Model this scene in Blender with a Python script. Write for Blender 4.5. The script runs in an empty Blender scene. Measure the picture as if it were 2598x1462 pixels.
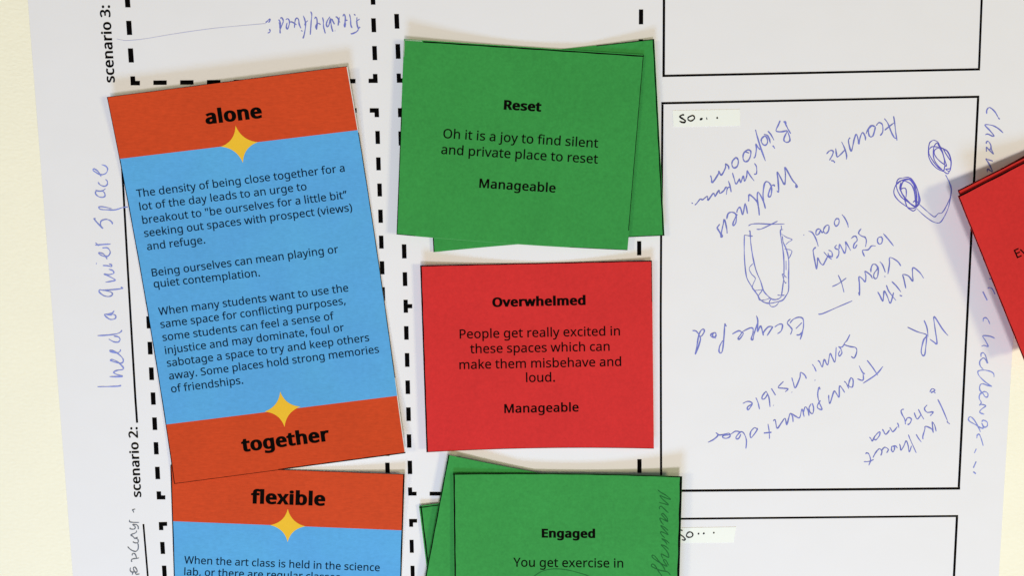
import bpy, math, random
from mathutils import Vector, Matrix
from mathutils.geometry import tessellate_polygon

random.seed(7)
scene = bpy.context.scene
COL = scene.collection

# ------------------------------------------------------------------ camera
# The sheet lies on z = 0, +y runs up the photograph. One traced unit = one pixel of the
# 2598 x 1462 photograph, 0.17 mm on the sheet; the phone looks down from 32 cm, tilted 6 degrees.
W, H = 2598.0, 1462.0
FPX = 1876.0
UNIT = 0.17e-3
TILT = math.radians(6.1)
DIST = FPX * UNIT
FWD = Vector((0.0, -math.sin(TILT), -math.cos(TILT)))
UPV = Vector((0.0, math.cos(TILT), -math.sin(TILT)))
RGT = Vector((1.0, 0.0, 0.0))
EYE = -FWD * DIST
cam_data = bpy.data.cameras.new('camera')
cam_data.sensor_width = 36.0
cam_data.lens = 36.0 * FPX / W
cam_data.clip_start = 0.01
cam_data.clip_end = 20.0
cam = bpy.data.objects.new('camera', cam_data)
COL.objects.link(cam)
cam.location = EYE
cam.rotation_euler = (-TILT, 0.0, 0.0)
scene.camera = cam

# ------------------------------------------------------------------ world, exposure
world = bpy.data.worlds.new('World')
scene.world = world
world.use_nodes = True
bg = world.node_tree.nodes['Background']
bg.inputs['Color'].default_value = (1.0, 0.975, 0.985, 1.0)
bg.inputs['Strength'].default_value = 0.165
scene.view_settings.view_transform = 'Standard'
scene.view_settings.look = 'None'
scene.view_settings.exposure = 0.0
scene.view_settings.gamma = 1.0
scene.view_settings.use_curve_mapping = False

# ------------------------------------------------------------------ lamps (room lights and a window)
def lamp(name, pos, size, color, irr, size_y=None):
    """area lamp aimed at the sheet; irr = irradiance it gives the sheet"""
    d = bpy.data.lights.new(name, 'AREA')
    p = Vector(pos)
    d.shape = 'RECTANGLE'
    d.size = size
    d.size_y = size_y or size
    r = p.length
    d.energy = irr * math.pi * r * r * r / p.z
    d.color = color
    o = bpy.data.objects.new(name, d)
    COL.objects.link(o)
    o.location = p
    o.rotation_euler = (-p).to_track_quat('-Z', 'Y').to_euler()
    return o

lamp('window_light', (-0.20, -1.36, 0.74), 0.50, (0.36, 0.63, 1.0), 0.95, 0.30)
lamp('ceiling_light', (0.07, -0.55, 1.28), 0.20, (1.0, 0.96, 0.965), 1.21)
lamp('ceiling_light', (1.60, -0.15, 1.55), 0.40, (1.0, 0.94, 0.50), 0.64)
lamp('ceiling_light', (-1.70, 0.10, 1.75), 0.40, (1.0, 0.93, 0.58), 0.36)

# ------------------------------------------------------------------ helpers
def P(u, v, z=0.0):
    """point of the plane at height z (metres) that the traced pixel (u, v) shows"""
    d = FWD + RGT * ((u - W / 2) / FPX) - UPV * ((v - H / 2) / FPX)
    return EYE + d * ((z - EYE.z) / d.z)

MM = 1e-3

def mesh_obj(name, verts, faces, mat, parent=None, loc=None, smooth=False):
    """one mesh object from WORLD coordinates; a child keeps its parent's origin"""
    if parent is not None:
        base = Vector(parent['_base'])
    else:
        base = Vector(loc) if loc is not None else Vector((0, 0, 0))
    me = bpy.data.meshes.new(name)
    me.from_pydata([tuple(Vector(v) - base) for v in verts], [], faces)
    me.update()
    if isinstance(mat, (list, tuple)):
        for m in mat:
            me.materials.append(m)
    else:
        me.materials.append(mat)
    if smooth:
        for p in me.polygons:
            p.use_smooth = True
    o = bpy.data.objects.new(name, me)
    COL.objects.link(o)
    o['_base'] = tuple(base)
    if parent is not None:
        o.parent = parent
        if '_root' in parent:
            o['_root'] = parent['_root']
    else:
        o.location = base
    return o

def tag(o, label, cat, group=None):
    o['label'] = label
    o['category'] = cat
    if group:
        o['group'] = group
    return o

# ------------------------------------------------------------------ materials
def lin(r, g, b, k=1.0):
    f = lambda c: (c / 255 / 12.92 if c / 255 <= 0.04045 else ((c / 255 + 0.055) / 1.055) ** 2.4)
    return (f(r) * k, f(g) * k, f(b) * k, 1.0)

def make_mat(name, color, rough=0.7, spec=0.1, grain=0.06, scale=(900, 900, 900), grain2=0.03, scale2=160,
             bump=0.0, bscale=(2500, 2500, 2500), bdist=0.00004, tint=None, detail=4.0):
    """printed or plain paper: base colour broken by the grain of the print, fine tooth as bump"""
    m = bpy.data.materials.new(name)
    m.use_nodes = True
    nt = m.node_tree
    N, L = nt.nodes, nt.links
    bs = N['Principled BSDF']
    bs.inputs['Roughness'].default_value = rough
    bs.inputs['Specular IOR Level'].default_value = spec
    grain3 = 0.0 if grain < 0.02 else 0.022
    tc = N.new('ShaderNodeTexCoord')
    if grain > 0:
        mp = N.new('ShaderNodeMapping'); mp.inputs['Scale'].default_value = scale
        L.new(tc.outputs['Object'], mp.inputs['Vector'])
        n1 = N.new('ShaderNodeTexNoise'); n1.inputs['Scale'].default_value = 1.0
        n1.inputs['Detail'].default_value = detail; n1.inputs['Roughness'].default_value = 0.65
        L.new(mp.outputs['Vector'], n1.inputs['Vector'])
        n2 = N.new('ShaderNodeTexNoise'); n2.inputs['Scale'].default_value = scale2
        n2.inputs['Detail'].default_value = 3.0
        L.new(tc.outputs['Object'], n2.inputs['Vector'])
        a = N.new('ShaderNodeMath'); a.operation = 'MULTIPLY_ADD'
        a.inputs[1].default_value = grain * 4.0; a.inputs[2].default_value = 1.0 - grain * 2.0 - grain2 * 2.0
        L.new(n1.outputs['Fac'], a.inputs[0])
        b = N.new('ShaderNodeMath'); b.operation = 'MULTIPLY_ADD'
        b.inputs[1].default_value = grain2 * 4.0
        L.new(n2.outputs['Fac'], b.inputs[0]); L.new(a.outputs[0], b.inputs[2])
        # uneven inking over a few centimetres
        n4 = N.new('ShaderNodeTexNoise'); n4.inputs['Scale'].default_value = 32.0
        n4.inputs['Detail'].default_value = 2.0
        L.new(tc.outputs['Object'], n4.inputs['Vector'])
        c4 = N.new('ShaderNodeMath'); c4.operation = 'MULTIPLY_ADD'
        c4.inputs[1].default_value = grain3 * 8.0; c4.inputs[2].default_value = 1.0 - grain3 * 4.0
        L.new(n4.outputs['Fac'], c4.inputs[0])
        d4 = N.new('ShaderNodeMath'); d4.operation = 'MULTIPLY'
        L.new(b.outputs[0], d4.inputs[0]); L.new(c4.outputs[0], d4.inputs[1])
        vm = N.new('ShaderNodeVectorMath'); vm.operation = 'SCALE'
        vm.inputs[0].default_value = color[:3]
        L.new(d4.outputs[0], vm.inputs['Scale'])
        src = vm.outputs['Vector']
        if tint is not None:
            mx = N.new('ShaderNodeMix'); mx.data_type = 'RGBA'
            n3 = N.new('ShaderNodeTexNoise'); n3.inputs['Scale'].default_value = 28.0
            L.new(tc.outputs['Object'], n3.inputs['Vector'])
            rp = N.new('ShaderNodeMapRange')
            rp.inputs['From Min'].default_value = 0.42; rp.inputs['From Max'].default_value = 0.72
            L.new(n3.outputs['Fac'], rp.inputs['Value'])
            L.new(rp.outputs['Result'], mx.inputs['Factor'])
            L.new(src, mx.inputs['A'])
            vt = N.new('ShaderNodeVectorMath'); vt.operation = 'MULTIPLY'
            vt.inputs[1].default_value = tint
            L.new(src, vt.inputs[0]); L.new(vt.outputs['Vector'], mx.inputs['B'])
            src = mx.outputs['Result']
        L.new(src, bs.inputs['Base Color'])
    else:
        bs.inputs['Base Color'].default_value = color
    if bump > 0:
        mb = N.new('ShaderNodeMapping'); mb.inputs['Scale'].default_value = bscale
        L.new(tc.outputs['Object'], mb.inputs['Vector'])
        nb = N.new('ShaderNodeTexNoise'); nb.inputs['Scale'].default_value = 1.0
        nb.inputs['Detail'].default_value = 3.0
        L.new(mb.outputs['Vector'], nb.inputs['Vector'])
        bp = N.new('ShaderNodeBump'); bp.inputs['Strength'].default_value = bump
        bp.inputs['Distance'].default_value = bdist
        L.new(nb.outputs['Fac'], bp.inputs['Height'])
        L.new(bp.outputs['Normal'], bs.inputs['Normal'])
    return m

K = 0.985
M_SHEET = make_mat('sheet_paper', (0.825, 0.785, 0.795, 1), 0.8, 0.1, 0.006, (1500, 1500, 1500), 0.008, 45, 0.6, (15, 15, 15), 0.0012)
M_STRIP = make_mat('strip_paper', (0.885, 0.875, 0.815, 1), 0.75, 0.25, 0.010, (900, 900, 900), 0.006, 120, 0.2)
M_CORE = make_mat('card_core', (0.72, 0.66, 0.60, 1), 0.85, 0.2, 0.02)
M_GREEN = make_mat('green_card_print', lin(57, 145, 68, K), 0.75, 0.10, 0.10, (900, 900, 900), 0.055, 420, 0.35)
M_PALE_GREEN = make_mat('green_cut_edge', lin(96, 176, 106, K), 0.8, 0.1, 0.05)
M_WORN = make_mat('worn_card_edge', lin(150, 170, 142, K), 0.8, 0.1, 0.25, (600, 600, 600))
M_RED = make_mat('red_card_print', lin(209, 47, 46, K), 0.75, 0.10, 0.075, (900, 900, 900), 0.045, 420, 0.35)
M_ORANGE = make_mat('orange_band_print', lin(204, 70, 32, K), 0.75, 0.10, 0.10, (330, 1500, 1000), 0.045, 500, 0.5, (700, 1900, 1500), 0.00006)
M_BLUE = make_mat('blue_panel_print', lin(91, 164, 219, K), 0.75, 0.10, 0.065, (500, 1300, 1000), 0.035, 450, 0.45, (900, 1700, 1500), 0.00006, tint=(1.0, 1.03, 0.96))
M_YELLOW = make_mat('yellow_star_print', lin(238, 186, 50, K), 0.75, 0.10, 0.03, (1200, 1200, 1200), 0.01, 220, 0.3)
M_BLACK = make_mat('black_print', (0.0025, 0.002, 0.002, 1), 0.85, 0.02, 0.05, (2000, 2000, 2000))
M_TEXT_BLUE = make_mat('text_print_on_blue', (0.003, 0.014, 0.035, 1), 0.85, 0.02, 0.08, (2000, 2000, 2000))
M_TEXT = make_mat('text_print', (0.004, 0.0025, 0.002, 1), 0.85, 0.02, 0.05, (2000, 2000, 2000))
M_PEN = make_mat('blue_ballpoint', lin(116, 121, 194), 0.75, 0.1, 0.20, (300, 300, 300), 0.12, 90)
M_PEN_DARK = make_mat('dark_blue_ballpoint', lin(94, 90, 188), 0.75, 0.1, 0.2, (300, 300, 300), 0.1, 90)
M_PEN_LIGHT = make_mat('light_blue_ballpoint', lin(132, 142, 210), 0.75, 0.1, 0.18, (300, 300, 300), 0.12, 90)
M_PEN_FAINT = make_mat('faint_ballpoint', lin(170, 170, 205), 0.6, 0.3, 0.05, (700, 700, 700))
M_PEN_GREY = make_mat('grey_ballpoint', lin(104, 108, 118), 0.75, 0.1, 0.1, (700, 700, 700))
M_PENCIL = make_mat('pencil_on_green', lin(30, 96, 46), 0.75, 0.1, 0.12, (900, 900, 900))
M_MARKER = make_mat('black_marker', (0.004, 0.004, 0.004, 1), 0.85, 0.03, 0.05)
M_TABLE = make_mat('table_laminate', (0.94, 0.868, 0.695, 1), 0.5, 0.3, 0.015, (400, 400, 400), 0.012, 40,
                   0.5, (520, 900, 700), 0.00025)

# ------------------------------------------------------------------ glyphs (cap height 714 of 1000)
GLYPH_DATA = '''
 260|
"408|268,456 248,714 343,714 323,456|85,456 65,714 160,714 140,456
(300|187,-158 152,-113 121,-64 96,-13 67,70 49,155 42,214 41,304 45,364 54,423 76,510 96,565 136,643 187,714 270,714 222,641 184,562 156,479 143,421 134,363 130,305 131,217 143,132 156,75 184,-7 208,-60 237,-110 269,-158
)300|31,-158 63,-110 92,-60 126,20 151,104 162,160 169,217 170,305 166,363 157,421 144,479 116,562 91,615 63,666 30,714 113,714 148,667 179,617 204,565 233,481 246,423 258,334 259,244 255,185 246,126 225,41 192,-39 164,-89 113,-158
,268|41,-129 73,13 91,116 185,116 192,105 176,49 148,-27 106,-129
.268|133,-14 104,-8 86,6 75,30 72,54 75,79 86,102 104,115 133,121 163,115 182,102 193,79 196,54 193,30 182,6 163,-8
2572|48,0 48,73 273,301 343,379 371,420 386,451 396,483 401,517 399,557 387,592 366,618 337,637 289,649 250,648 215,642 164,621 103,581 56,640 67,649 113,680 166,705 226,721 275,724 322,721 384,704 433,674 458,646 483,595 491,534 485,480 478,454 462,417 432,369 383,309 159,84 159,80 520,80 520,0
3572|241,-10 174,-7 125,1 79,14 45,29 45,111 104,87 168,71 230,64 287,66 341,79 369,93 399,122 417,160 423,205 420,236 410,263 383,294 342,314 288,327 246,331 154,331 154,406 265,408 317,420 345,434 368,453 385,474 400,512 403,541 398,577 383,606 368,622 338,639 314,646 273,650 232,648 174,633 93,590 49,650 104,684 173,712 237,723 299,723 370,712 408,696 439,674 472,633 485,601 493,547 487,497 477,469 462,444 431,413 392,391 345,376 345,372 385,365 420,354 449,338 473,318 491,294 505,267 512,237 515,203 508,144 493,105 470,70 437,40 397,17 346,1 286,-8
:268|133,414 104,420 86,434 75,458 72,482 75,507 86,531 104,544 133,550 163,544 182,531 193,507 196,482 193,458 182,434 163,420|133,-14 104,-8 86,6 75,30 72,54 75,79 86,102 104,115 133,121 163,115 182,102 193,79 196,54 193,30 182,6 163,-8
B650|97,0 97,714 301,714 392,708 443,699 485,684 520,664 533,651 555,620 568,582 572,537 567,493 558,467 545,443 518,414 481,392 436,379 436,374 469,367 518,348 550,325 575,294 591,254 596,203 592,157 579,117 570,99 545,67 512,41 473,21 402,3 348,0|187,410 361,412 397,417 424,427 445,439 466,466 474,488 479,527 473,567 463,588 447,605 414,623 347,635 187,637|187,76 354,77 394,81 427,90 453,104 479,133 495,168 500,210 495,249 478,282 451,309 424,322 390,330 348,334 187,335
E556|97,0 97,714 496,714 496,635 187,635 187,412 478,412 478,334 187,334 187,79 496,79 496,0
M907|97,0 97,714 230,714 450,129 454,129 678,714 810,714 810,0 721,0 721,465 728,625 724,625 486,0 412,0 177,626 173,626 180,461 180,0
O781|391,-10 313,-4 246,16 189,48 142,91 107,145 81,208 66,280 61,359 66,438 81,508 107,571 142,624 189,667 246,699 313,719 392,725 467,719 533,699 590,668 636,625 673,572 699,508 715,437 720,358 715,279 699,208 673,144 636,91 590,48 533,16 467,-4|391,68 448,73 496,87 537,112 569,145 593,188 611,237 622,294 625,358 621,422 611,478 594,528 569,569 537,603 497,627 448,641 392,646 335,641 287,627 246,603 213,569 188,528 170,478 160,422 156,358 160,294 170,237 188,188 213,145 245,112 286,87 335,73
P605|97,0 97,714 286,714 351,711 407,700 453,683 473,672 490,659 518,629 529,611 545,573 554,504 547,447 534,406 512,369 480,337 439,310 385,291 343,283 295,279 187,278 187,0|187,355 307,357 366,368 398,380 433,407 448,432 458,463 461,500 458,532 444,573 417,603 392,618 360,628 322,635 187,637
R622|97,0 97,714 294,714 356,711 433,694 474,675 490,664 518,635 538,600 545,580 554,511 551,471 542,436 522,398 495,368 455,340 411,320 607,0 502,0 329,295 187,295 187,0|187,371 335,373 369,380 398,390 421,406 445,436 455,461 461,507 458,539 445,579 429,598 395,619 366,629 330,634 187,636
S549|247,-10 189,-8 136,-1 89,10 51,24 51,110 127,84 195,71 270,68 305,72 336,80 372,99 389,116 402,135 411,170 411,200 406,222 388,254 354,281 314,302 182,357 148,377 107,411 86,437 72,468 63,503 60,556 67,595 76,618 97,649 124,675 157,696 196,712 240,721 288,724 331,722 384,716 431,704 485,684 457,607 387,631 332,642 270,645 215,634 185,617 170,601 159,583 153,563 151,541 153,516 159,494 175,469 207,443 255,418 378,367 424,341 452,318 479,284 493,254 501,218 501,168 492,126 475,89 449,57 433,43 396,20 352,3 303,-7
T556|233,0 233,635 10,635 10,714 545,714 545,635 323,635 323,0
W930|201,0 12,714 106,714 226,244 251,108 264,182 283,261 415,714 508,714 646,257 674,136 678,108 704,244 823,714 917,714 727,0 636,0 497,468 461,609 437,499 292,0
Y566|238,0 238,273 0,714 98,714 283,363 469,714 566,714 328,277 328,0
a561|215,-10 164,-5 134,5 94,29 73,50 58,78 47,129 50,187 62,220 81,248 109,273 166,300 242,316 394,323 394,371 387,412 378,432 365,448 340,464 308,472 273,474 232,469 194,458 132,433 105,499 114,504 176,528 237,542 288,545 354,539 406,521 444,490 468,446 479,388 480,0 416,0 399,76 395,76 350,30 311,6 276,-5|235,61 268,63 311,76 348,99 368,120 382,146 390,178 393,262 268,255 213,245 186,234 159,212 142,183 137,148 141,118 152,94 172,77 205,64
b615|339,-10 282,-4 246,8 208,32 173,68 166,68 148,0 85,0 85,760 173,760 173,550 168,465 173,465 200,496 246,527 295,542 363,544 408,535 429,528 467,506 500,476 526,436 545,389 556,333 559,235 551,174 536,122 526,99 499,60 466,29 448,17 429,7 386,-6|326,63 375,70 402,84 424,104 449,145 460,181 468,245 467,317 460,358 449,393 433,421 412,443 387,459 358,469 324,472 285,469 252,460 226,444 206,423 192,395 181,360 175,319 173,271 175,220 181,180 198,129 214,103 225,93 238,84 268,70
c480|300,-10 233,-3 174,19 135,45 113,68 95,94 73,142 59,199 56,289 63,355 80,410 97,441 116,468 138,491 164,509 222,535 271,544 336,545 394,535 447,517 420,444 394,453 348,464 311,469 267,466 235,456 208,440 186,418 168,390 156,355 148,314 146,266 151,200 161,163 175,131 206,95 247,73 299,66 368,73 438,97 438,19 402,4 370,-4
d615|275,-10 251,-9 206,0 166,17 131,43 115,59 89,99 70,146 59,202 56,300 64,361 79,413 101,457 131,492 166,518 207,536 252,545 276,546 332,540 378,523 413,498 442,467 448,467 442,542 442,760 530,760 530,0 459,0 446,72 442,72 406,33 368,8 332,-4|289,63 346,70 376,81 399,99 417,122 430,151 438,186 442,227 442,290 438,334 430,373 418,405 401,432 377,452 347,465 309,472 271,472 240,465 213,451 191,430 173,402 160,369 151,331 147,288 148,220 155,180 166,145 182,116 202,93 226,76 255,66
e564|313,-10 241,-2 178,21 138,49 116,72 96,99 80,129 68,163 57,221 57,306 72,382 92,430 110,458 131,482 155,503 181,520 210,533 241,541 309,546 371,534 423,508 463,469 493,418 506,372 513,322 513,251 146,251 153,189 173,139 204,101 246,77 298,66 365,67 427,80 489,102 489,25 408,-2 364,-8|148,321 421,321 413,383 403,409 390,431 372,450 349,463 307,473 276,473 247,468 223,458 201,443 183,423 168,399 153,355
f344|109,0 109,468 15,468 15,509 109,539 112,618 120,659 144,707 180,739 210,754 263,764 321,763 372,752 387,747 364,678 300,692 273,693 254,689 238,681 224,670 205,637 198,600 197,536 332,536 332,468 197,468 197,0
g615|290,-240 234,-238 183,-232 137,-221 97,-206 97,-125 162,-151 238,-164 312,-166 343,-161 370,-151 393,-136 413,-116 433,-79 442,-33 446,71 442,71 411,36 393,22 352,1 303,-9 276,-10 227,-5 183,8 146,31 129,46 100,82 78,126 63,177 56,235 56,298 63,356 70,382 88,429 113,471 146,504 183,527 226,541 275,546 313,543 349,535 381,521 410,501 443,465 448,465 460,536 530,536 530,-9 526,-63 515,-110 507,-130 485,-167 456,-196 438,-207 397,-226 373,-232|289,62 327,65 359,73 386,86 407,106 423,131 435,162 443,223 443,294 439,341 429,380 415,412 396,436 371,453 342,465 307,471 271,471 241,464 215,451 193,431 174,404 160,372 151,334 147,290 148,219 155,179 167,144 182,115 203,92 227,75 256,65
h618|85,0 85,760 173,760 173,527 168,462 174,462 196,490 234,518 267,533 315,544 365,544 408,538 444,527 488,498 509,472 525,438 536,374 537,0 450,0 450,343 442,399 433,422 420,440 403,454 382,464 358,470 330,472 289,469 254,459 227,444 216,433 199,408 181,360 174,300 173,0
i258|130,625 105,630 89,643 80,662 78,681 80,701 89,720 105,732 130,737 153,732 169,720 179,701 181,681 179,662 169,643 153,630|85,0 85,536 173,536 173,0
j258|130,625 105,630 89,643 80,662 78,681 80,701 89,720 105,732 130,737 153,732 169,720 179,701 181,681 179,662 169,643 153,630|22,-240 -17,-237 -55,-228 -55,-157 -3,-167 40,-163 59,-154 73,-139 82,-115 85,-95 85,536 173,536 173,-80 168,-132 159,-161 145,-186 116,-216 75,-234
k534|85,0 85,760 172,760 172,363 168,276 172,276 236,355 407,536 510,536 293,307 525,0 419,0 233,250 172,197 172,0
l258|85,0 85,760 173,760 173,0
m935|85,0 85,536 156,536 169,463 174,463 195,491 212,507 231,520 263,534 320,546 389,540 436,524 455,511 485,477 496,456 501,456 533,496 552,512 586,529 647,545 716,543 769,528 809,500 836,457 848,419 854,349 854,0 767,0 767,345 760,401 752,422 740,440 724,454 706,464 684,470 658,472 606,466 578,454 546,427 526,387 518,355 514,317 513,0 426,0 426,345 419,401 411,422 399,440 383,454 364,464 342,470 316,472 279,469 248,460 223,444 197,409 181,361 173,301 173,0
n618|85,0 85,536 156,536 169,463 174,463 196,491 214,507 235,520 269,534 330,546 366,545 408,539 445,528 488,500 509,473 525,439 534,397 537,349 537,0 450,0 450,343 442,399 433,422 420,440 403,454 382,464 358,470 330,472 289,469 255,460 227,444 216,434 199,409 182,361 174,301 173,0
o605|301,-10 250,-5 203,8 161,31 125,62 95,102 73,150 60,206 55,269 59,332 72,387 93,434 122,474 159,506 201,528 250,542 304,546 356,541 404,528 446,505 482,474 511,434 533,387 547,332 551,269 547,206 534,151 513,103 484,63 447,31 404,8 356,-5|303,63 341,66 373,77 400,94 422,119 439,149 450,184 458,224 460,269 458,314 451,354 439,388 422,418 400,442 373,459 340,469 302,472 264,469 231,459 204,442 183,418 167,388 155,354 148,314 146,269 148,224 155,184 167,149 184,119 205,94 232,77 265,66
p615|85,-240 85,536 157,536 169,463 173,463 209,502 236,522 269,537 309,544 364,545 409,536 449,519 484,493 514,459 526,438 545,390 551,363 559,303 559,236 545,148 526,101 514,80 484,44 449,18 429,8 387,-6 324,-10 270,-1 227,19 193,46 173,68 167,68 173,-10 173,-240|326,63 360,67 380,74 398,84 421,105 440,131 449,152 465,213 468,292 464,334 455,371 442,403 424,430 388,458 359,469 324,472 286,469 240,454 218,437 201,414 188,385 179,350 173,286 175,222 181,181 198,131 214,104 225,93 252,76 285,66
q615|442,-240 442,-11 447,72 441,72 421,48 397,27 367,8 344,-1 318,-7 273,-10 249,-9 205,0 166,17 131,43 115,59 101,78 79,121 64,173 56,234 56,300 59,332 70,388 79,413 102,457 117,476 150,506 187,528 229,542 276,546 320,543 358,533 379,522 407,502 443,463 447,463 460,536 530,536 530,-240|290,63 345,69 375,81 398,98 416,121 429,149 438,184 442,225 442,291 438,336 430,374 417,407 400,433 376,452 346,466 309,472 271,472 239,465 212,451 190,430 173,402 160,369 151,331 147,288 148,220 155,180 166,146 182,117 202,93 226,76 256,66
r413|85,0 85,536 157,536 167,438 171,438 193,469 218,497 248,521 271,534 321,546 368,545 398,540 387,459 329,466 289,460 252,444 220,416 194,381 178,337 173,299 173,0
s479|220,-10 134,-3 94,7 52,24 52,104 108,81 164,66 222,61 280,66 311,77 337,101 349,131 345,163 327,188 299,208 147,274 95,306 71,332 59,355 52,383 52,421 59,451 73,477 107,509 136,525 171,537 209,544 252,546 299,544 343,536 385,525 423,510 393,440 340,459 294,470 246,474 198,470 164,456 142,436 135,409 140,384 152,368 177,349 331,283 369,262 392,245 415,219 427,196 433,169 433,129 420,80 401,52 376,30 345,13 308,0 267,-7
t361|249,-10 199,-4 163,8 132,31 109,64 98,98 92,140 92,468 16,468 16,510 93,545 128,659 180,659 180,536 335,536 335,468 180,468 180,146 186,115 198,92 216,75 246,63 289,63 339,73 339,6 299,-5
u618|274,-10 208,-3 156,16 117,49 91,97 82,137 79,185 79,536 168,536 168,191 170,161 175,135 185,113 198,95 214,81 235,71 259,65 287,63 328,66 377,83 401,101 419,126 432,157 440,193 445,257 445,536 533,536 533,0 461,0 448,71 444,71 422,43 383,15 337,-2
v508|203,0 0,536 94,536 225,171 251,78 255,78 300,220 414,536 508,536 304,0
w786|158,1 11,537 102,537 184,219 211,91 215,91 246,218 346,537 442,537 545,200 570,92 574,92 598,205 685,537 775,537 626,1 523,1 422,334 394,445 390,445 361,323 258,1
x529|18,0 212,274 27,536 127,536 265,334 402,536 501,536 316,274 511,0 411,0 265,214 117,0
y510|84,-240 11,-232 11,-162 81,-168 111,-161 137,-148 157,-128 175,-103 217,-2 1,536 95,536 232,173 256,85 260,85 295,201 415,536 510,536 279,-74 256,-127 217,-183 182,-215 138,-234
”600|95,0 95,714 505,714 505,0|146,51 455,51 455,663 146,663
'''
GLYPHS = {}
for row in GLYPH_DATA.strip('\n').split('\n'):
    ch, rest = row[0], row[1:].split('|')
    cs = [[tuple(map(int, q.split(','))) for q in c.split(' ')] for c in rest[1:] if c]
    GLYPHS[ch] = (int(rest[0]), cs)

_ca, _cc = GLYPHS[',']
GLYPHS['\u201d'] = (430, [[(x + d, y + 600) for x, y in c] for d in (-10, 160) for c in _cc])

def outline(contours, ex, ey):
    """closed ribbons along the contours: laid over the filled glyph they make it bolder"""
    V, F = [], []
    for c in contours:
        c = [p for k, p in enumerate(c) if p != c[k - 1]]
        n = len(c)
        b = len(V)
        for i in range(n):
            (ax, ay), (bx, by), (cx, cy) = c[i - 1], c[i], c[(i + 1) % n]
            d1 = Vector((bx - ax, by - ay)).normalized(); d2 = Vector((cx - bx, cy - by)).normalized()
            m = Vector((d1.y, -d1.x)) + Vector((d2.y, -d2.x))
            m = m / max(1.0 + d1.dot(d2), 0.5)
            if m.length > 1.42:
                m = m * (1.42 / m.length)
            V.append((bx + m.x * ex, by + m.y * ey)); V.append((bx - m.x * ex, by - m.y * ey))
        for i in range(n):
            k = b + 2 * i; l = b + 2 * ((i + 1) % n)
            F.append((k, k + 1, l + 1)); F.append((k, l + 1, l))
    return V, F

def fill(cs):
    """triangles of a glyph: every outer contour is filled by itself together with its own holes"""
    def inside(p, c):
        r = False
        for (x1, y1), (x2, y2) in zip(c, c[1:] + c[:1]):
            if (y1 > p[1]) != (y2 > p[1]) and p[0] < (x2 - x1) * (p[1] - y1) / (y2 - y1) + x1:
                r = not r
        return r
    def area(c):
        return sum(a[0] * b[1] - b[0] * a[1] for a, b in zip(c, c[1:] + c[:1])) / 2
    if not cs:
        return []
    sg = area(max(cs, key=lambda c: abs(area(c)))) > 0
    starts, n = [], 0
    for c in cs:
        starts.append(n); n += len(c)
    out = []
    for i, c in enumerate(cs):
        if (area(c) > 0) != sg:
            continue
        grp = [i] + [j for j, d in enumerate(cs) if (area(d) > 0) != sg and inside(d[0], c)]
        idx = [starts[g] + k for g in grp for k in range(len(cs[g]))]
        for t in tessellate_polygon([[Vector((x, y, 0)) for x, y in cs[g]] for g in grp]):
            out.append(tuple(idx[k] for k in t))
    return out

_gcache = {}
def glyph(ch, weight):
    key = (ch, weight)
    if key not in _gcache:
        adv, cs = GLYPHS[ch]
        ex, ey, da = {'regular': (12, 10, 6), 'semibold': (28, 17, 28), 'bold': (38, 22, 40), 'black': (64, 36, 58)}[weight]
        pts = [p for c in cs for p in c]
        tris = fill(cs)
        nf = len(pts)
        if cs:
            ov, of = outline(cs, ex, ey)
            pts = pts + ov
            tris = tris + [tuple(nf + k for k in f) for f in of]
            pts = [(x + da / 2, (y - 357) * (1 - 2 * ey / 714 * 0.7) + 357 - ey * 0.1) for x, y in pts]
            adv = adv + da
        _gcache[key] = (adv, pts, tris, nf)
    return _gcache[key]

class Surf:
    """a printed surface: height (m) over the sheet plane as a function of the traced pixel"""
    def __init__(self, h):
        self.h = h
    def at(self, u, v, eps=0.0):
        return P(u, v, self.h(u, v) + eps)

def text_geo(surf, lines, weight, org=(0, 0), sc=1.0, up=(0, -1), em=None, eps=0.06 * MM):
    """lines: (string, x0, y0, x1, y1) = baseline ends in the zoomed tracing frame"""
    verts, faces = [], []
    for ln in lines:
        s, x0, y0, x1, y1 = ln
        u0, v0, u1, v1 = org[0] + x0 / sc, org[1] + y0 / sc, org[0] + x1 / sc, org[1] + y1 / sc
        D = Vector((u1 - u0, v1 - v0))
        adv = [glyph(c, weight)[0] for c in s]
        first = glyph(s[0], weight)[1]; last = glyph(s[-1], weight)[1]
        xl = min(p[0] for p in first)
        xr = sum(adv[:-1]) + max(p[0] for p in last)
        k = em if em else D.length / (xr - xl)
        dx = D.normalized()
        upv = Vector(up).normalized()
        pen = -xl
        for c, a in zip(s, adv):
            _, pts, tris, nf = glyph(c, weight)
            b = len(verts)
            for gi, (gx, gy) in enumerate(pts):
                q = Vector((u0, v0)) + dx * ((pen + gx) * k) + upv * (gy * k)
                verts.append(surf.at(q.x, q.y, eps + (0.004 * MM if gi >= nf else 0.0)))
            faces += [tuple(b + i for i in t) for t in tris]
            pen += a
    return verts, faces

def up_faces(verts, faces):
    out = []
    for f in faces:
        a, b, c = (Vector(verts[i]) for i in f[:3])
        out.append(tuple(reversed(f)) if (b - a).cross(c - a).z < 0 else tuple(f))
    return out

def text(name, parent, surf, lines, weight, mat, **kw):
    v, f = text_geo(surf, lines, weight, **kw)
    return mesh_obj(name, v, up_faces(v, f), mat, parent)

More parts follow.
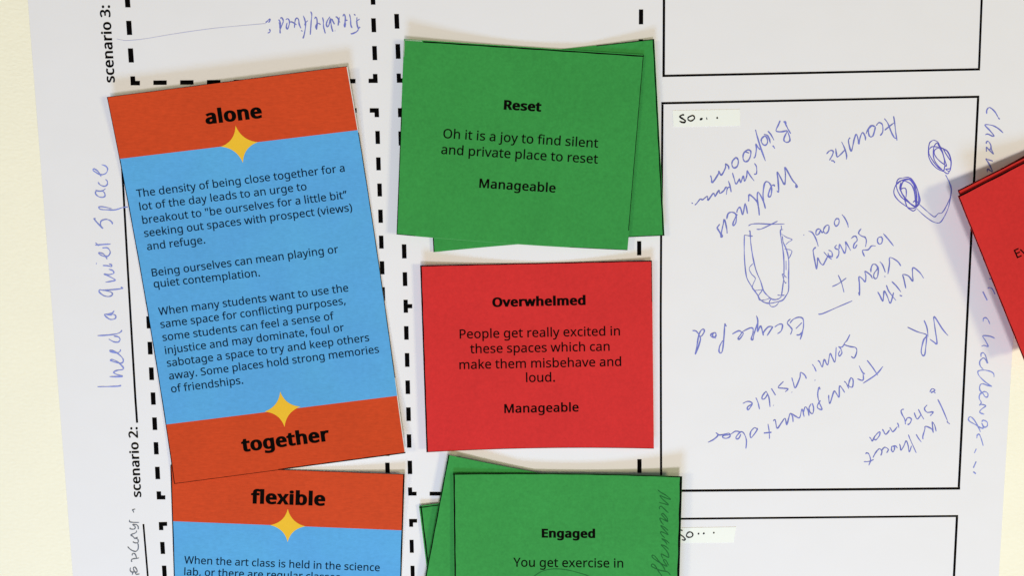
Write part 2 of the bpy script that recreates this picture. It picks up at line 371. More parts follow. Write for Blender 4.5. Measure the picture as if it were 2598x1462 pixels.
def smooth_path(pts, sub=5):
    if len(pts) < 3:
        return list(pts)
    out = []
    n = len(pts)
    for i in range(n - 1):
        p0 = pts[max(i - 1, 0)]; p1 = pts[i]; p2 = pts[i + 1]; p3 = pts[min(i + 2, n - 1)]
        for k in range(sub):
            t = k / sub
            out.append(tuple(0.5 * ((2 * p1[j]) + (-p0[j] + p2[j]) * t + (2 * p0[j] - 5 * p1[j] + 4 * p2[j] - p3[j]) * t * t
                                    + (-p0[j] + 3 * p1[j] - 3 * p2[j] + p3[j]) * t ** 3) for j in (0, 1)))
    out.append(pts[-1])
    return out

def parse(strokes):
    return [[tuple(float(c) for c in q.split(',')) for q in s.split()] for s in strokes]

def stroke_geo(surf, strokes, width, eps=0.05 * MM, sub=5, taper=True, wob=0.14):
    """flat ink ribbons lying on a surface; strokes in photograph pixels"""
    verts, faces = [], []
    for si, st in enumerate(strokes):
        if len(st) == 1:
            st = [st[0], (st[0][0] + 0.6, st[0][1] + 0.4)]
        p = smooth_path(st, sub)
        n = len(p)
        ph = random.random() * 6
        b = len(verts)
        prevn = None
        for i in range(n):
            a = p[max(i - 1, 0)]; c = p[min(i + 1, n - 1)]
            dx, dy = c[0] - a[0], c[1] - a[1]
            L = math.hypot(dx, dy)
            if L < 1e-6:
                nx, ny = prevn or (0, 1)
            else:
                nx, ny = -dy / L, dx / L
            prevn = (nx, ny)
            w = width * 0.5 * (1 + wob * math.sin(i * 0.45 + ph) + wob * 0.6 * math.sin(i * 1.13 + ph * 2))
            if taper and n > 6:
                e = min(i, n - 1 - i)
                w *= (0.55, 0.8, 0.95)[e] if e < 3 else 1.0
            z = eps + 0.003 * MM * si + 0.00025 * MM * i
            verts.append(surf.at(p[i][0] + nx * w, p[i][1] + ny * w, z))
            verts.append(surf.at(p[i][0] - nx * w, p[i][1] - ny * w, z))
            if i:
                k = b + 2 * i
                faces.append((k - 2, k - 1, k + 1, k))
    return verts, faces

def ink(name, parent, surf, frame, strokes, mat, width=3.4, label=None, **kw):
    ox, oy, sc = frame
    if mat in (M_PEN, M_PEN_LIGHT):
        width *= 0.98
        kw.setdefault('wob', 0.22)
    st = [[(ox + x / sc, oy + y / sc) for x, y in s] for s in parse(strokes)]
    v, f = stroke_geo(surf, st, width, **kw)
    o = mesh_obj(name, v, up_faces(v, f), mat, parent)
    if label:
        o['label'] = label
    return o

def quads(name, parent, surf, qs, mat, eps=0.04 * MM):
    """flat printed patches, each given by its four corners in photograph pixels"""
    verts, faces = [], []
    for q in qs:
        b = len(verts)
        verts += [surf.at(x, y, eps) for x, y in q]
        faces.append(tuple(range(b, b + len(q))))
    return mesh_obj(name, verts, up_faces(verts, faces), mat, parent)

# ------------------------------------------------------------------ table and sheet
def box_verts(x0, x1, y0, y1, z0, z1):
    return [(x0, y0, z0), (x1, y0, z0), (x1, y1, z0), (x0, y1, z0), (x0, y0, z1), (x1, y0, z1), (x1, y1, z1), (x0, y1, z1)]
BOXF = [(0, 3, 2, 1), (4, 5, 6, 7), (0, 1, 5, 4), (1, 2, 6, 5), (2, 3, 7, 6), (3, 0, 4, 7)]
table = mesh_obj('table_top', box_verts(-0.7, 0.7, -0.45, 0.45, -0.0285, -0.0003), BOXF, M_TABLE)
table['kind'] = 'structure'
table['label'] = 'cream laminate table top with fine leathery grain under the white sheet'

def patch(Lc, Rc, h, n, m, th, s0=0.0, s1=1.0, t0=0.0, t1=1.0, bow=(0, 0)):
    """closed thin sheet between two edge curves given as functions t -> pixel"""
    top, bot = [], []
    for j in range(m + 1):
        t = t0 + (t1 - t0) * j / m
        a, b = Lc(t), Rc(t)
        for i in range(n + 1):
            s = s0 + (s1 - s0) * i / n
            u = a[0] + (b[0] - a[0]) * s
            v = a[1] + (b[1] - a[1]) * s + 4 * s * (1 - s) * (bow[0] * (1 - t) + bow[1] * t)
            z = h(u, v)
            w = P(u, v, z)
            top.append(w)
            if th:
                bot.append(w - Vector((0, 0, th)))
    F = []
    for j in range(m):
        for i in range(n):
            k = j * (n + 1) + i
            F.append((k, k + n + 1, k + n + 2, k + 1))
    V = list(top)
    if th:
        o = len(top)
        V += bot
        F += [tuple(reversed([x + o for x in f])) for f in list(F)]
        rim = ([i for i in range(n + 1)] + [(j + 1) * (n + 1) - 1 for j in range(1, m + 1)]
               + [m * (n + 1) + i for i in range(n - 1, -1, -1)] + [j * (n + 1) for j in range(m - 1, 0, -1)])
        for a, b in zip(rim, rim[1:] + rim[:1]):
            F.append((a, b, b + o, a + o))
    return V, F

def curve(pts):
    """smooth edge curve through (t, (u, v)) points (Lagrange for 2-4 points)"""
    def f(t):
        u = v = 0.0
        for i, (ti, pi) in enumerate(pts):
            w = 1.0
            for j, (tj, _) in enumerate(pts):
                if j != i:
                    w *= (t - tj) / (ti - tj)
            u += w * pi[0]; v += w * pi[1]
        return (u, v)
    return f

SHEET = Surf(lambda u, v: 0.0)
sv, sf = patch(curve([(0, (24, -600)), (1, (235, 2100))]), curve([(0, (2658, -600)), (1, (2496, 2100))]), SHEET.h, 30, 30, 0.15 * MM)
sheet = mesh_obj('worksheet', sv, sf, M_SHEET, loc=P(1300, 730))
tag(sheet, 'large white printed worksheet with dashed frames and blue handwriting, under all the cards', 'worksheet')

# dashed frames --------------------------------------------------------------
def q4(u0, u1, v0, v1, sk=0.0):
    """upright dash; sk = sideways drift per pixel down"""
    d = sk * (v1 - v0)
    return [(u0, v0), (u1, v0), (u1 + d, v1), (u0 + d, v1)]

f1 = []
for (v0, v1) in ((-122, -86), (-52, -17), (-17 + 0, 18), (52, 88), (122, 158)):
    if v0 == -17: v0 = -16
    if v0 == -52: v1 = -20
    u = 316.5 + (v0 - 0) * 0.063
    f1.append(q4(u, u + 13.2, v0, v1, 0.07))
f1.append([(330.5, 193), (342.5, 193), (343.5, 204.5), (355, 204.5), (355, 216), (331.5, 216)])
for i in range(9):
    u0 = 389 + 68 * i
    vv = 203.6 - 0.55 * i
    u1 = u0 + 34 if i < 7 else 902
    if i == 7: u0 = 865
    if i == 8: continue
    f1.append([(u0, vv), (u1, vv - 0.3), (u1, vv + 11.2), (u0, vv + 11.5)])
f1.append([(946, 187), (957.5, 187), (958.5, 210), (935, 210), (935, 199), (946.3, 199)])
for (v0, v1, u) in ((-130, -95, 934), (-60, -25, 937), (-25 + 1, 11, 939.5), (45.5, 81, 941.5), (116, 152, 944)):
    if v0 == -60: v1 = -27
    f1.append(q4(u, u + 11.8, v0, v1, 0.04))
quads('dashed_frame', sheet, SHEET, f1, M_BLACK)

f2 = [[(938, 274), (961, 274), (962, 297), (950.5, 297), (950, 285.5), (938, 285.5)], q4(871, 905, 274, 286)]
for (v0, v1, u) in ((332, 365, 952), (399, 432, 954), (465.5, 498.5, 957), (532, 565.5, 959.3), (598, 631, 961.2), (663, 696.5, 963.3),
                    (729, 763, 965), (796, 829, 967), (863, 896, 969), (930, 963, 971), (997, 1030, 973), (1064, 1096, 975), (1130, 1158, 976), (1175, 1203, 977)):
    f2.append(q4(u, u + 11.4, v0, v1, 0.03))
for (v0, v1, u) in ((739, 770.5, 368), (803, 834, 370.8), (868, 900, 374), (933, 965, 377.6), (996.5, 1027.7, 382), (1060, 1092, 385.8),
                    (1123, 1154, 389.5), (1185.5, 1217, 393)):
    f2.append(q4(u, u + 11.8, v0, v1, 0.05))
f2.append([(397, 1248), (408.5, 1248), (409, 1258), (419.5, 1258), (419.5, 1268.5), (398, 1268.5)])
quads('dashed_frame', sheet, SHEET, f2, M_BLACK)

f3 = [[(402.7, 1326), (424, 1325.5), (424, 1335.7), (414, 1336), (414.6, 1346.5), (403.6, 1346.5)]]
for (v0, v1, u) in ((1376.5, 1407, 406), (1436.6, 1467, 410.6), (1497, 1527, 415), (1557, 1587, 419)):
    f3.append(q4(u, u + 11.2, v0, v1, 0.06))
quads('dashed_frame', sheet, SHEET, f3, M_BLACK)

f4 = []
for (v0, v1, u) in ((-119, -82, 996), (-42, -5, 998), (34.5, 72, 1000), (111, 148.5, 1003)):
    f4.append(q4(u, u + 12, v0, v1, 0.04))
f4.append([(1006, 186), (1017, 186), (1017.3, 198), (1030, 198), (1030, 209.5), (1006.8, 209.5)])
for (v0, v1, u) in ((-53, -15, 1621.5), (23, 61, 1621), (99, 137, 1620.3)):
    f4.append(q4(u, u + 11, v0, v1, -0.005))
quads('dashed_frame', sheet, SHEET, f4, M_BLACK)

f5 = [[(1009.3, 274), (1033, 274), (1033, 285), (1020.5, 285.4), (1021, 297), (1010, 297)]]
for (v0, v1, u) in ((333, 369, 1010.5), (406, 441, 1013), (478, 514, 1015), (549, 585, 1017), (620, 656, 1019.3), (691, 726, 1021.3),
                    (828, 862.5, 1024.8), (896.5, 931.5, 1026.8), (966, 1000.5, 1028.4), (1034.5, 1069, 1030.3), (1103, 1137, 1031.8), (1170, 1204, 1033.8)):
    f5.append(q4(u, u + 11.5, v0, v1, 0.025))
f5.append([(1023.5, 761), (1034.5, 761), (1034.8, 772), (1046, 772), (1046, 782.5), (1035, 782.7), (1035.4, 794), (1024.2, 794)])
f5.append([(1035, 1238), (1045.5, 1238), (1045.8, 1249), (1057, 1249), (1057, 1258.7), (1035.7, 1258.7)])
f5.append(q4(1090, 1124, 1249, 1258.7))
for (v0, v1, u) in ((612, 648, 1616.3), (1166, 1201, 1617)):
    f5.append(q4(u, u + 10.8, v0, v1, 0.0))
quads('dashed_frame', sheet, SHEET, f5, M_BLACK)

f6 = [[(1037.8, 1318), (1058.3, 1318), (1058.3, 1327.3), (1048, 1327.5), (1048.3, 1338), (1038.3, 1338)]]
for (v0, v1, u) in ((1371, 1404, 1039), (1437, 1470, 1041.3), (1503, 1536, 1043)):
    f6.append(q4(u, u + 10.3, v0, v1, 0.025))
quads('dashed_frame', sheet, SHEET, f6, M_BLACK)

# solid frames ---------------------------------------------------------------
def line_quads(pts, w):
    out = []
    for (a, b) in zip(pts, pts[1:]):
        d = Vector((b[0] - a[0], b[1] - a[1])).normalized()
        n = Vector((-d.y, d.x)) * (w / 2)
        out.append([(a[0] + n.x, a[1] + n.y), (b[0] + n.x, b[1] + n.y), (b[0] - n.x, b[1] - n.y), (a[0] - n.x, a[1] - n.y)])
    return out

quads('solid_frame', sheet, SHEET,
      line_quads([(1685.5, -430), (1684.6, 0), (1683.7, 189)], 6.4) + line_quads([(1680.6, 192), (2486.5, 175.2)], 5.8)
      + line_quads([(2502, -430), (2490.6, 0), (2484, 172.3)], 5.6), M_BLACK)
quads('solid_frame', sheet, SHEET,
      line_quads([(1677.8, 261.5), (2484.7, 245)], 5.8)
      + line_quads([(1680.8, 264.6), (1679.3, 470), (1677.4, 600), (1676.3, 800), (1677, 1100), (1677.5, 1243.5)], 5.6)
      + line_quads([(2481.7, 248.1), (2462.3, 640), (2446.3, 960), (2432.7, 1237.2)], 6.0)
      + line_quads([(1674.6, 1246.8), (2436, 1240.4)], 6.0), M_BLACK)
quads('solid_frame', sheet, SHEET,
      line_quads([(1676, 1318.2), (2431, 1310.6)], 5.0) + line_quads([(2428, 1313.4), (2420.5, 1462), (2395, 1900)], 6.0)
      + line_quads([(1679, 1321), (1680, 1900)], 5.5), M_BLACK)

# ruled lines ----------------------------------------------------------------
quads('ruled_line', sheet, SHEET, line_quads([(302, 250), (310, 430), (324.2, 683), (343.3, 1010), (347.8, 1073.6)], 5.4), M_BLACK)
quads('ruled_line', sheet, SHEET, line_quads([(363.8, 1331), (374.8, 1462), (386, 1600)], 4.6), M_BLACK)

# printed words on the sheet --------------------------------------------------
text('printed_text', sheet, SHEET, [('scenario 3:', 845, 605, 809, 62)], 'bold', M_BLACK, org=(0, 0), sc=2.9, up=(-1, 0.02), em=0.0365)
text('printed_text', sheet, SHEET, [('scenario 2:', 1015, 885, 989, 412)], 'bold', M_BLACK, org=(0, 950), sc=2.832, up=(-1, 0.02), em=0.0331)

# paper strips glued over the box corners --------------------------------------
def strip(corners, lift):
    h = lambda u, v: lift
    a, b, c, d = corners
    v, f = patch(curve([(0, a), (1, d)]), curve([(0, b), (1, c)]), h, 8, 3, 0.07 * MM)
    return mesh_obj('paper_strip', v, f, M_STRIP, sheet), Surf(h)
st1, ST1 = strip([(1706.5, 280.3), (1877.6, 277), (1878, 318.6), (1708.6, 321.7)], 0.12 * MM)
st2, ST2 = strip([(1697, 1341), (1868, 1338.5), (1861.5, 1378), (1697, 1379.5)], 0.12 * MM)
ink('handwriting', st1, ST1, (1700, 260, 4.8325), ['174,152 150,150 120,172 150,195 186,220 180,240 150,242 116,226'], M_MARKER, 4.2)
ink('handwriting', st1, ST1, (1700, 260, 4.8325), ['270,158 225,180 222,208 255,225 292,205 300,180 280,158 250,166'], M_MARKER, 3.5)
ink('handwriting', st1, ST1, (1700, 260, 4.8325), ['364,204 372,205 380,202 400,192', '445,196 455,194', '568,186 578,187 588,186'], M_MARKER, 5.2)
ink('handwriting', st2, ST2, (1720, 1300, 14.31), ['170,690 100,660 30,720 90,830 190,900 262,990 225,1030 140,1010'], M_MARKER, 3.4)
ink('handwriting', st2, ST2, (1720, 1300, 14.31), ['460,725 370,750 310,840 340,910 430,925 520,890 540,810 490,745 420,735'], M_MARKER, 3.2)
ink('handwriting', st2, ST2, (1720, 1300, 14.31), ['720,785 745,792 775,800', '915,770 940,785 965,800', '1280,750 1305,760 1325,770'], M_MARKER, 4.8)
# handwriting on the sheet ------------------------------------------------------
def note(label, frame, strokes, mat=M_PEN, width=3.4, **kw):
    return ink('handwritten_note', sheet, SHEET, frame, strokes, mat, width, label, **kw)

ZA, ZB, ZC, ZD, ZE = (1700, 260, 4.8325), (1720, 480, 4.53), (2000, 520, 4.2644), (1720, 760, 3.625), (2000, 780, 3.4533)
note('blue pen word room written upside down below the strip', ZA, [
    '1350,220 1330,270 1300,345 1360,358 1425,345 1440,345', '1405,235 1420,270 1450,330 1480,382', '1393,242 1404,230 1418,240 1420,262',
    '1440,345 1400,430 1400,470 1435,488 1468,468 1465,420 1440,350', '1200,350 1235,390 1275,462', '1258,528 1270,540 1285,565',
    '1150,390 1190,400 1215,440 1230,500', '1165,405 1125,440 1120,480 1145,518 1175,520 1195,490 1190,440 1165,405',
    '1048,332 1065,400 1110,550 1170,718', '1105,580 1080,550 1052,510 1060,560 1045,660 1025,680',
    '950,580 905,620 895,680 915,722 955,715 985,660 990,600 960,580 925,600 970,620', '800,680 765,720 760,770 785,803 825,780 838,720 820,680 795,678',
    '722,822 715,780 680,755 680,800 630,890 598,842 590,880 520,982 508,930 495,895'])
note('small blue pen word rhythm written upside down', ZA, [
    '1035,745 1060,790 1060,870 1030,878', '945,832 985,900 1032,962', '945,832 940,900 915,968 900,900 880,950 865,985 850,930',
    '765,862 785,930 810,1000 850,935', '715,960 735,1020 750,1100', '742,1040 705,1050 690,1130',
    '705,1065 688,1035 660,1080 610,1115 600,1075 560,1140 550,1150 530,1115 465,1200 458,1150 400,1192 370,1185 318,1248 305,1248', '265,1232 280,1238'], width=3.1)
note('blue pen word wellness written upside down', ZA, [
    '1560,1035 1545,1000 1500,950 1410,795 1415,880 1405,1005 1360,930 1315,850 1325,960 1332,1095 1310,1080', '1545,1000 1540,1030 1556,1040 1558,1015',
    '1280,1030 1275,1012 1240,1030 1205,1130 1220,1160 1240,1130 1245,1050 1220,990 1180,970 1155,1010 1140,1130 1150,1200',
    '1170,1302 1140,1200 1080,1098 1070,1180 1085,1290', '1095,1385 1085,1290 1060,1210 975,1130 965,1190 962,1215',
    '920,1235 935,1280 950,1365', '918,1240 892,1378 870,1310 850,1285 825,1320 820,1350',
    '828,1378 812,1388 772,1484 780,1508 807,1474 812,1388 791,1356 748,1346 711,1367 695,1431',
    '700,1607 695,1548 668,1436 652,1495 630,1602 641,1644 622,1650 620,1612 582,1548 577,1538 609,1493'])
note('blue pen sketch of an open U shaped alcove', ZB, [
    '810,422 850,402 930,397 1080,403 1225,400', '905,460 940,462 1000,440 1145,368',
    '815,480 828,485 832,540 840,640 865,800 900,940 950,1060 985,1170 1030,1225 1070,1260 1110,1272 1160,1262 1190,1235', '762,528 830,538 860,540',
    '764,530 762,640 765,800 780,960 800,1040 860,1140 910,1210 950,1275 1000,1305 1050,1315 1110,1305 1200,1280 1240,1230 1272,1160 1272,1000 1275,880 1270,790 1245,690 1210,610 1200,540',
    '1187,418 1190,460 1178,480 1185,560 1205,680 1218,820 1218,1000 1205,1120 1190,1230', '1145,1218 1185,1224 1225,1220'], width=2.7)
note('thin wavy pen outline round the U shaped sketch', ZB, [
    '1190,465 1210,465', '1190,515 1250,555 1312,580 1270,610 1240,640', '1225,690 1290,698 1310,720 1290,770 1275,800', '1243,825 1243,930',
    '1250,1020 1200,975 1215,1040 1235,1080 1245,1070',
    '865,855 820,910 845,975 890,1025 870,1080 855,1130 880,1165 960,1158 965,1170 925,1230 930,1265 950,1278 1000,1275 1070,1255 1050,1300 1060,1340 1090,1355 1130,1340 1160,1305'], width=1.9)
note('blue pen word load', ZC, [
    '580,103 610,140 640,200 650,245', '548,150 520,150 498,190 515,230 545,205 550,165 535,145', '415,220 440,225 435,280 405,310 380,280 395,240 415,220',
    '385,285 365,300 350,265', '350,270 330,260 305,275 300,320 330,315 350,270', '220,285 260,300 300,370 325,450', '165,325 172,327'], width=3.0)
note('blue pen word sensory', ZC, [
    '790,255 765,290 765,315 800,340 830,350 845,390 835,455', '745,430 720,470 705,460 715,420 745,385 735,345 710,340 680,365',
    '675,495 645,440 620,400 625,460 612,525 585,480 555,425 550,480', '525,435 505,455 515,475 545,490 545,540 520,580',
    '385,510 420,550 470,590', '435,490 470,510 475,560 440,550 430,520', '435,540 400,610 375,650 345,625 320,575 315,640 307,695 290,620 270,510 275,480 300,458'], width=3.0)
note('blue pen word low', ZC, ['1028,310 1080,370 1140,445', '1015,345 975,355 965,395 985,425 1012,410 1018,365 1000,345', '945,445 900,445 865,485 810,490 805,510 825,560'], width=3.0)
note('blue pen word view', ZC, [
    '1218,662 1180,610 1100,570 1095,640 1078,750', '990,615 1020,650 1050,730', '1040,775 1050,778',
    '965,660 975,700 965,780 940,800 925,780 930,740 965,690 950,650 915,645 895,690 895,730', '910,800 890,760 830,720 840,770 832,832 800,800 765,778 770,860 772,980 760,945'], width=3.0)
note('blue pen plus sign', ZC, ['540,760 575,840 603,948', '475,885 540,855 628,792'], width=2.9)
note('blue pen word with', ZC, [
    '1465,795 1420,730 1350,680 1345,760 1348,828 1300,770 1240,755 1250,800 1272,905', '1120,830 1170,880 1220,945', '1205,980 1232,988',
    '1062,870 1090,940 1165,1035', '1140,950 1105,1065 1075,1000 1040,932 1030,1000 1022,1045 995,990 968,942'], width=3.1)
note('single slanted blue pen dash', ZC, ['325,1185 380,1175 540,1105 692,1040'], width=2.8)
note('blue pen letters VR', ZE, [
    '1400,250 1350,190 1278,82 1285,180 1303,315 1275,305 1240,280', '1190,115 1215,180 1225,260',
    '1045,175 1130,215 1212,243 1185,290 1165,380 1175,420 1195,418 1205,350 1215,250'], width=3.2)
note('blue pen words escape pod', ZD, [
    '1030,220 1060,185 1110,165 1150,180 1155,250 1140,320 1125,370', '1085,270 1140,215', '1090,328 1120,325 1150,290', '1035,180 1005,215 1030,250 1050,280 1035,325',
    '890,255 930,230 962,235 950,290 915,318', '870,250 865,265 820,335', '870,250 830,255 790,300 785,330 762,245 735,300', '722,150 735,200 730,300',
    '735,210 700,320 690,370 675,365 690,310 690,270 660,265 590,300', '590,300 600,320 565,368 555,355 585,310 560,290 500,320',
    '430,222 445,250', '430,225 425,330 410,470 390,495 378,475 385,430 412,380', '335,310 305,320 305,340 330,352 350,335 345,308 325,312 320,340 350,360',
    '135,288 170,295 205,350 200,400 160,508 175,430 190,340 210,290 235,275 243,295 225,330 205,345'], width=3.1)
note('blue pen words semi visible', ZE, [
    '540,240 515,290 490,325 540,345 590,355 600,390 578,445 550,430', '490,325 470,350 440,345', '440,345 460,365 470,400 450,428 440,410 455,380',
    '420,350 410,480 385,440 365,408 345,508 315,458 298,525 275,480 258,468', '210,500 230,530 245,565', '232,640 236,642',
    '158,628 146,598 108,572 102,618 62,708 45,665 31,618', '-41,651 -89,703 -50,711 -1,718 -27,742', '30,745 33,747', '-148,713 -112,772',
    '-195,737 -227,780 -227,808 -203,799 -179,760', '-195,737 -170,790 -160,875', '-284,794 -265,837 -252,896', '-398,845 -355,827 -317,842 -336,885 -355,902 -355,875 -317,851',
    '-131,861 -128,863'], width=2.9)
note('blue pen words transparent door', ZE, [
    '690,465 740,530 785,600', '830,518 770,590 655,668', '620,512 650,570 672,585', '655,575 655,640 605,628', '548,615 568,640 562,700 530,690 535,650 550,615',
    '530,715 510,670 490,650', '495,750 470,710 448,695 445,790 420,755 400,740 365,845 355,800 355,770',
    '267,702 258,770 272,837 296,896 263,889 255,865 282,818', '272,699 279,723', '210,842 222,885 215,932 191,923 182,885 201,847', '182,953 172,904 148,875 129,942',
    '139,961 120,894 100,969 62,956 20,932 5,970 -14,1032 -28,975 -62,1018 -98,1063 -114,989 -130,999', '42,1007 38,961 20,932'], width=2.9)
note('blue pen ending of the words transparent door', ZD, [
    '828,1148 840,1220 842,1285', '790,1232 860,1225', '720,1190 730,1200 680,1270 665,1262 670,1220 700,1185 720,1188',
    '625,1375 630,1300 610,1240 580,1220 540,1260 535,1285 560,1280 580,1240', '580,1225 530,1215 480,1245 420,1255 415,1275 450,1280 480,1262 470,1235 440,1240 380,1250 350,1228 370,1250 330,1290 275,1318'], width=2.9)
note('blue pen scribbled dot above a slanted stroke', ZE, ['1240,745 1260,715 1285,730 1250,750 1270,740 1290,755', '1310,808 1350,890 1400,1010', '1388,1005 1415,1025'], width=2.9)
ZW = (2190, 1010, 8.056)
note('blue pen word stigma', ZW, [
    '1310,148 1265,195 1255,240 1300,295 1350,300 1430,290 1410,330 1370,370', '1045,305 1070,380 1110,438 1180,350', '1128,235 1180,340 1240,440',
    '835,238 800,240 775,275 800,350 850,440 865,545', '865,490 900,420 945,408 985,440 965,510 930,545 905,545', '700,515 720,560 730,620', '700,590 640,670 600,695 570,650 545,610',
    '540,660 490,730 450,748 425,700 395,645', '130,805 165,850 190,885 240,790 320,705 345,715 330,780 265,860 225,850'], width=2.9)
note('blue pen word without', ZW, [
    '1408,490 1460,560 1492,690', '1408,490 1420,600 1435,715 1400,640 1275,585 1260,650 1220,790 1225,850', '1083,750 1130,830 1190,910', '925,755 960,850 1085,1130',
    '990,985 940,1110 920,980 878,885 830,990 775,1075 760,1000 742,945', '700,1035 665,990 620,990 585,1005 580,1070 605,1110 635,1070 640,1010 600,995',
    '480,1130 515,1060 450,1015 410,1040 385,1080', '360,1185 385,1100 340,1045 290,1080 240,1150 200,1230', '45,1150 80,1130 120,1160 150,1250 145,1310 115,1385', '15,1312 120,1305 215,1265'], width=2.8)
note('blue pen word acoustic written upside down', (2090, 280, 10.355), [
    '1835,150 1860,300 1895,600 1925,790', '1590,210 1680,330 1780,580 1865,725 1915,715', '1600,520 1720,420 1850,320', '1380,400 1430,330 1490,325 1545,390 1550,560 1485,660',
    '1330,430 1270,400 1190,480 1175,570 1200,670 1250,695 1300,650 1350,470 1340,420 1260,395 1170,480 1110,620',
    '1095,790 1090,690 1020,580 960,700 920,880 900,740 855,625 800,760 760,950 720,1075 670,920 650,780 695,715', '470,825 550,1000 600,1180 595,1290',
    '545,1045 440,1160 355,1220 330,1130 315,995', '75,1145 140,1070 215,1050 250,1090 220,1190 150,1310', '195,1320 250,1325 285,1355 265,1370'], width=3.2)
ZH = (2250, 340, 6.043)
note('dark blue scribbled ear pads of the headphone doodle', ZH, [
    '715,90 660,130 640,220 640,330 680,430 760,520 860,570 880,540 890,480', '715,90 780,120 830,205 930,260 980,370 985,480 960,570 900,540',
    '645,240 690,195 760,195 830,210 930,270 980,400 975,520 930,535 900,540', '645,240 650,310 720,430 800,520 870,560', '770,130 735,170 715,240 715,340 740,420 800,500 860,560',
    '770,130 800,180 850,260 880,370 915,485 885,470 880,380 850,280 800,215 740,240 725,290 760,360 830,430 890,470', '860,210 900,290 970,400 985,420', '870,570 910,600 940,605 960,570',
    '320,665 380,690 450,800 490,920 510,1010 490,1080 440,1130 360,1140 300,1110 190,1030 120,940 110,860 150,770 220,715 340,700', '240,675 180,690 150,750 155,840 210,950 290,1020 440,1110',
    '240,675 330,665 400,720 440,820 460,950 445,1110 380,1080 300,1000 240,920 210,850 230,770 270,715 350,700 420,790', '400,730 430,850 450,1000 440,1110',
    '160,770 230,710 330,690 400,740 470,850 490,980 480,1060 440,1120 350,1060 280,980 215,860 240,750 270,720 370,770 420,880 440,1060', '215,850 250,830 290,840 300,900 295,970',
    '270,980 290,1060 320,1130 370,1165 410,1180 450,1150', '220,740 200,820 215,880 280,990 360,1070 430,1110', '400,1050 440,1020 480,1050 500,1080'], M_PEN_DARK, 2.4)
note('thin blue pen headband of the headphone doodle', ZH, [
    '500,1080 600,1170 680,1240 735,1270 790,1220 850,1205 920,1090 970,970 985,860 960,750 900,625', '450,1135 560,1240 680,1330 760,1362 820,1355 880,1270 940,1140 975,980 990,820 950,720 900,625'], width=2.3)
note('blue pen letters chan down the right margin', (2480, 260, 7.6375), [
    '180,220 180,150 215,100 260,105 340,180 400,285', '405,290 430,325', '500,590 400,500 280,440 145,432 230,530 320,640 290,650 200,610 150,625',
    '170,800 180,755 220,760 260,830 265,890 310,1000 240,930 180,870 165,860', '170,865 175,950', '240,910 265,880', '300,1135 220,1110 165,1090 220,1180 290,1335 250,1320 195,1285 190,1350'], width=3.0)
note('blue pen word challenge down the right margin', (2380, 640, 4.532), [
    '585,305 610,310 615,320', '575,420 580,410 620,420 655,485', '515,455 565,555', '520,800 520,770 545,755 575,780 595,830', '655,995 600,970 515,965 545,1020 575,1085 530,1075 500,1085',
    '495,1210 495,1170 520,1160 545,1190 570,1280 540,1230 510,1215', '545,1225 510,1225 480,1260 485,1310 520,1350'], M_PEN_LIGHT, width=2.8)
note('blue pen end of the word challenge with trailing dashes', (2300, 900, 4.0067), [
    '890,230 885,195 850,172 790,160 740,165 725,180 740,220 800,280 870,328', '870,328 820,315 780,300 750,310 745,360 780,400',
    '760,400 790,378 825,395 825,430 800,432 770,390 745,410 740,450 760,490 740,520', '740,515 770,510 805,525 760,560 745,590 790,610',
    '765,690 780,670 820,690 820,730 790,740 765,700 780,750 750,745 690,710 640,680 630,655 650,635 690,670 740,760 750,790', '715,855 720,820 740,815 760,860 780,930',
    '710,960 690,1005', '708,1090 680,1155', '680,1195 705,1215'], M_PEN_LIGHT, width=2.8)
ZF, ZG = (220, 380, 4.53), (220, 680, 4.394)
note('blue pen words quiet space running up the left margin', ZF, [
    '170,170 215,185 240,220 220,270 160,285 90,250 72,230 90,220 140,260 165,310', '130,370 150,400 200,420 235,400 235,360 215,340', '100,460 135,475 185,470 215,445',
    '110,470 100,500 130,535 180,547 210,530 200,490 170,470', '475,658 420,662 330,690 250,690 160,685 140,660 180,655 285,675', '75,795 100,790 95,810 185,905 160,870 165,820 215,800 260,810 290,835 295,858',
    '95,1098 180,1090 275,1085', '100,1070 140,1105', '180,1130 240,1130 270,1180 240,1225 180,1220 140,1195 150,1185 200,1205 235,1260', '185,1332 240,1335 280,1345 285,1325 255,1315', '108,1308 114,1310',
    ], M_PEN_LIGHT, width=3.1)
note('blue pen words I need a running up the left margin', ZG, [
    '245,15 290,30 300,60 250,75 195,70 250,95 318,135 270,150 208,160', '405,230 320,240 190,250 145,245 140,270 190,310 250,320 285,300 270,270 190,250', '380,215 405,230',
    '305,475 290,500 245,515 200,520 215,545 260,575 310,570 325,545 300,520 215,518 280,528', '120,757 240,750 340,735 385,710 385,695', '245,795 300,825 350,828 372,800 350,770 300,762',
    '375,910 370,935 330,950 265,935 260,920 290,925 350,960 400,1010 405,1050 370,1065 290,1045 265,1030 290,1025 350,1055 405,1110 400,1135 340,1145 300,1165 330,1190 400,1213 255,1215',
    '120,1327 250,1325 360,1320 382,1308'], M_PEN_LIGHT, width=3.1)
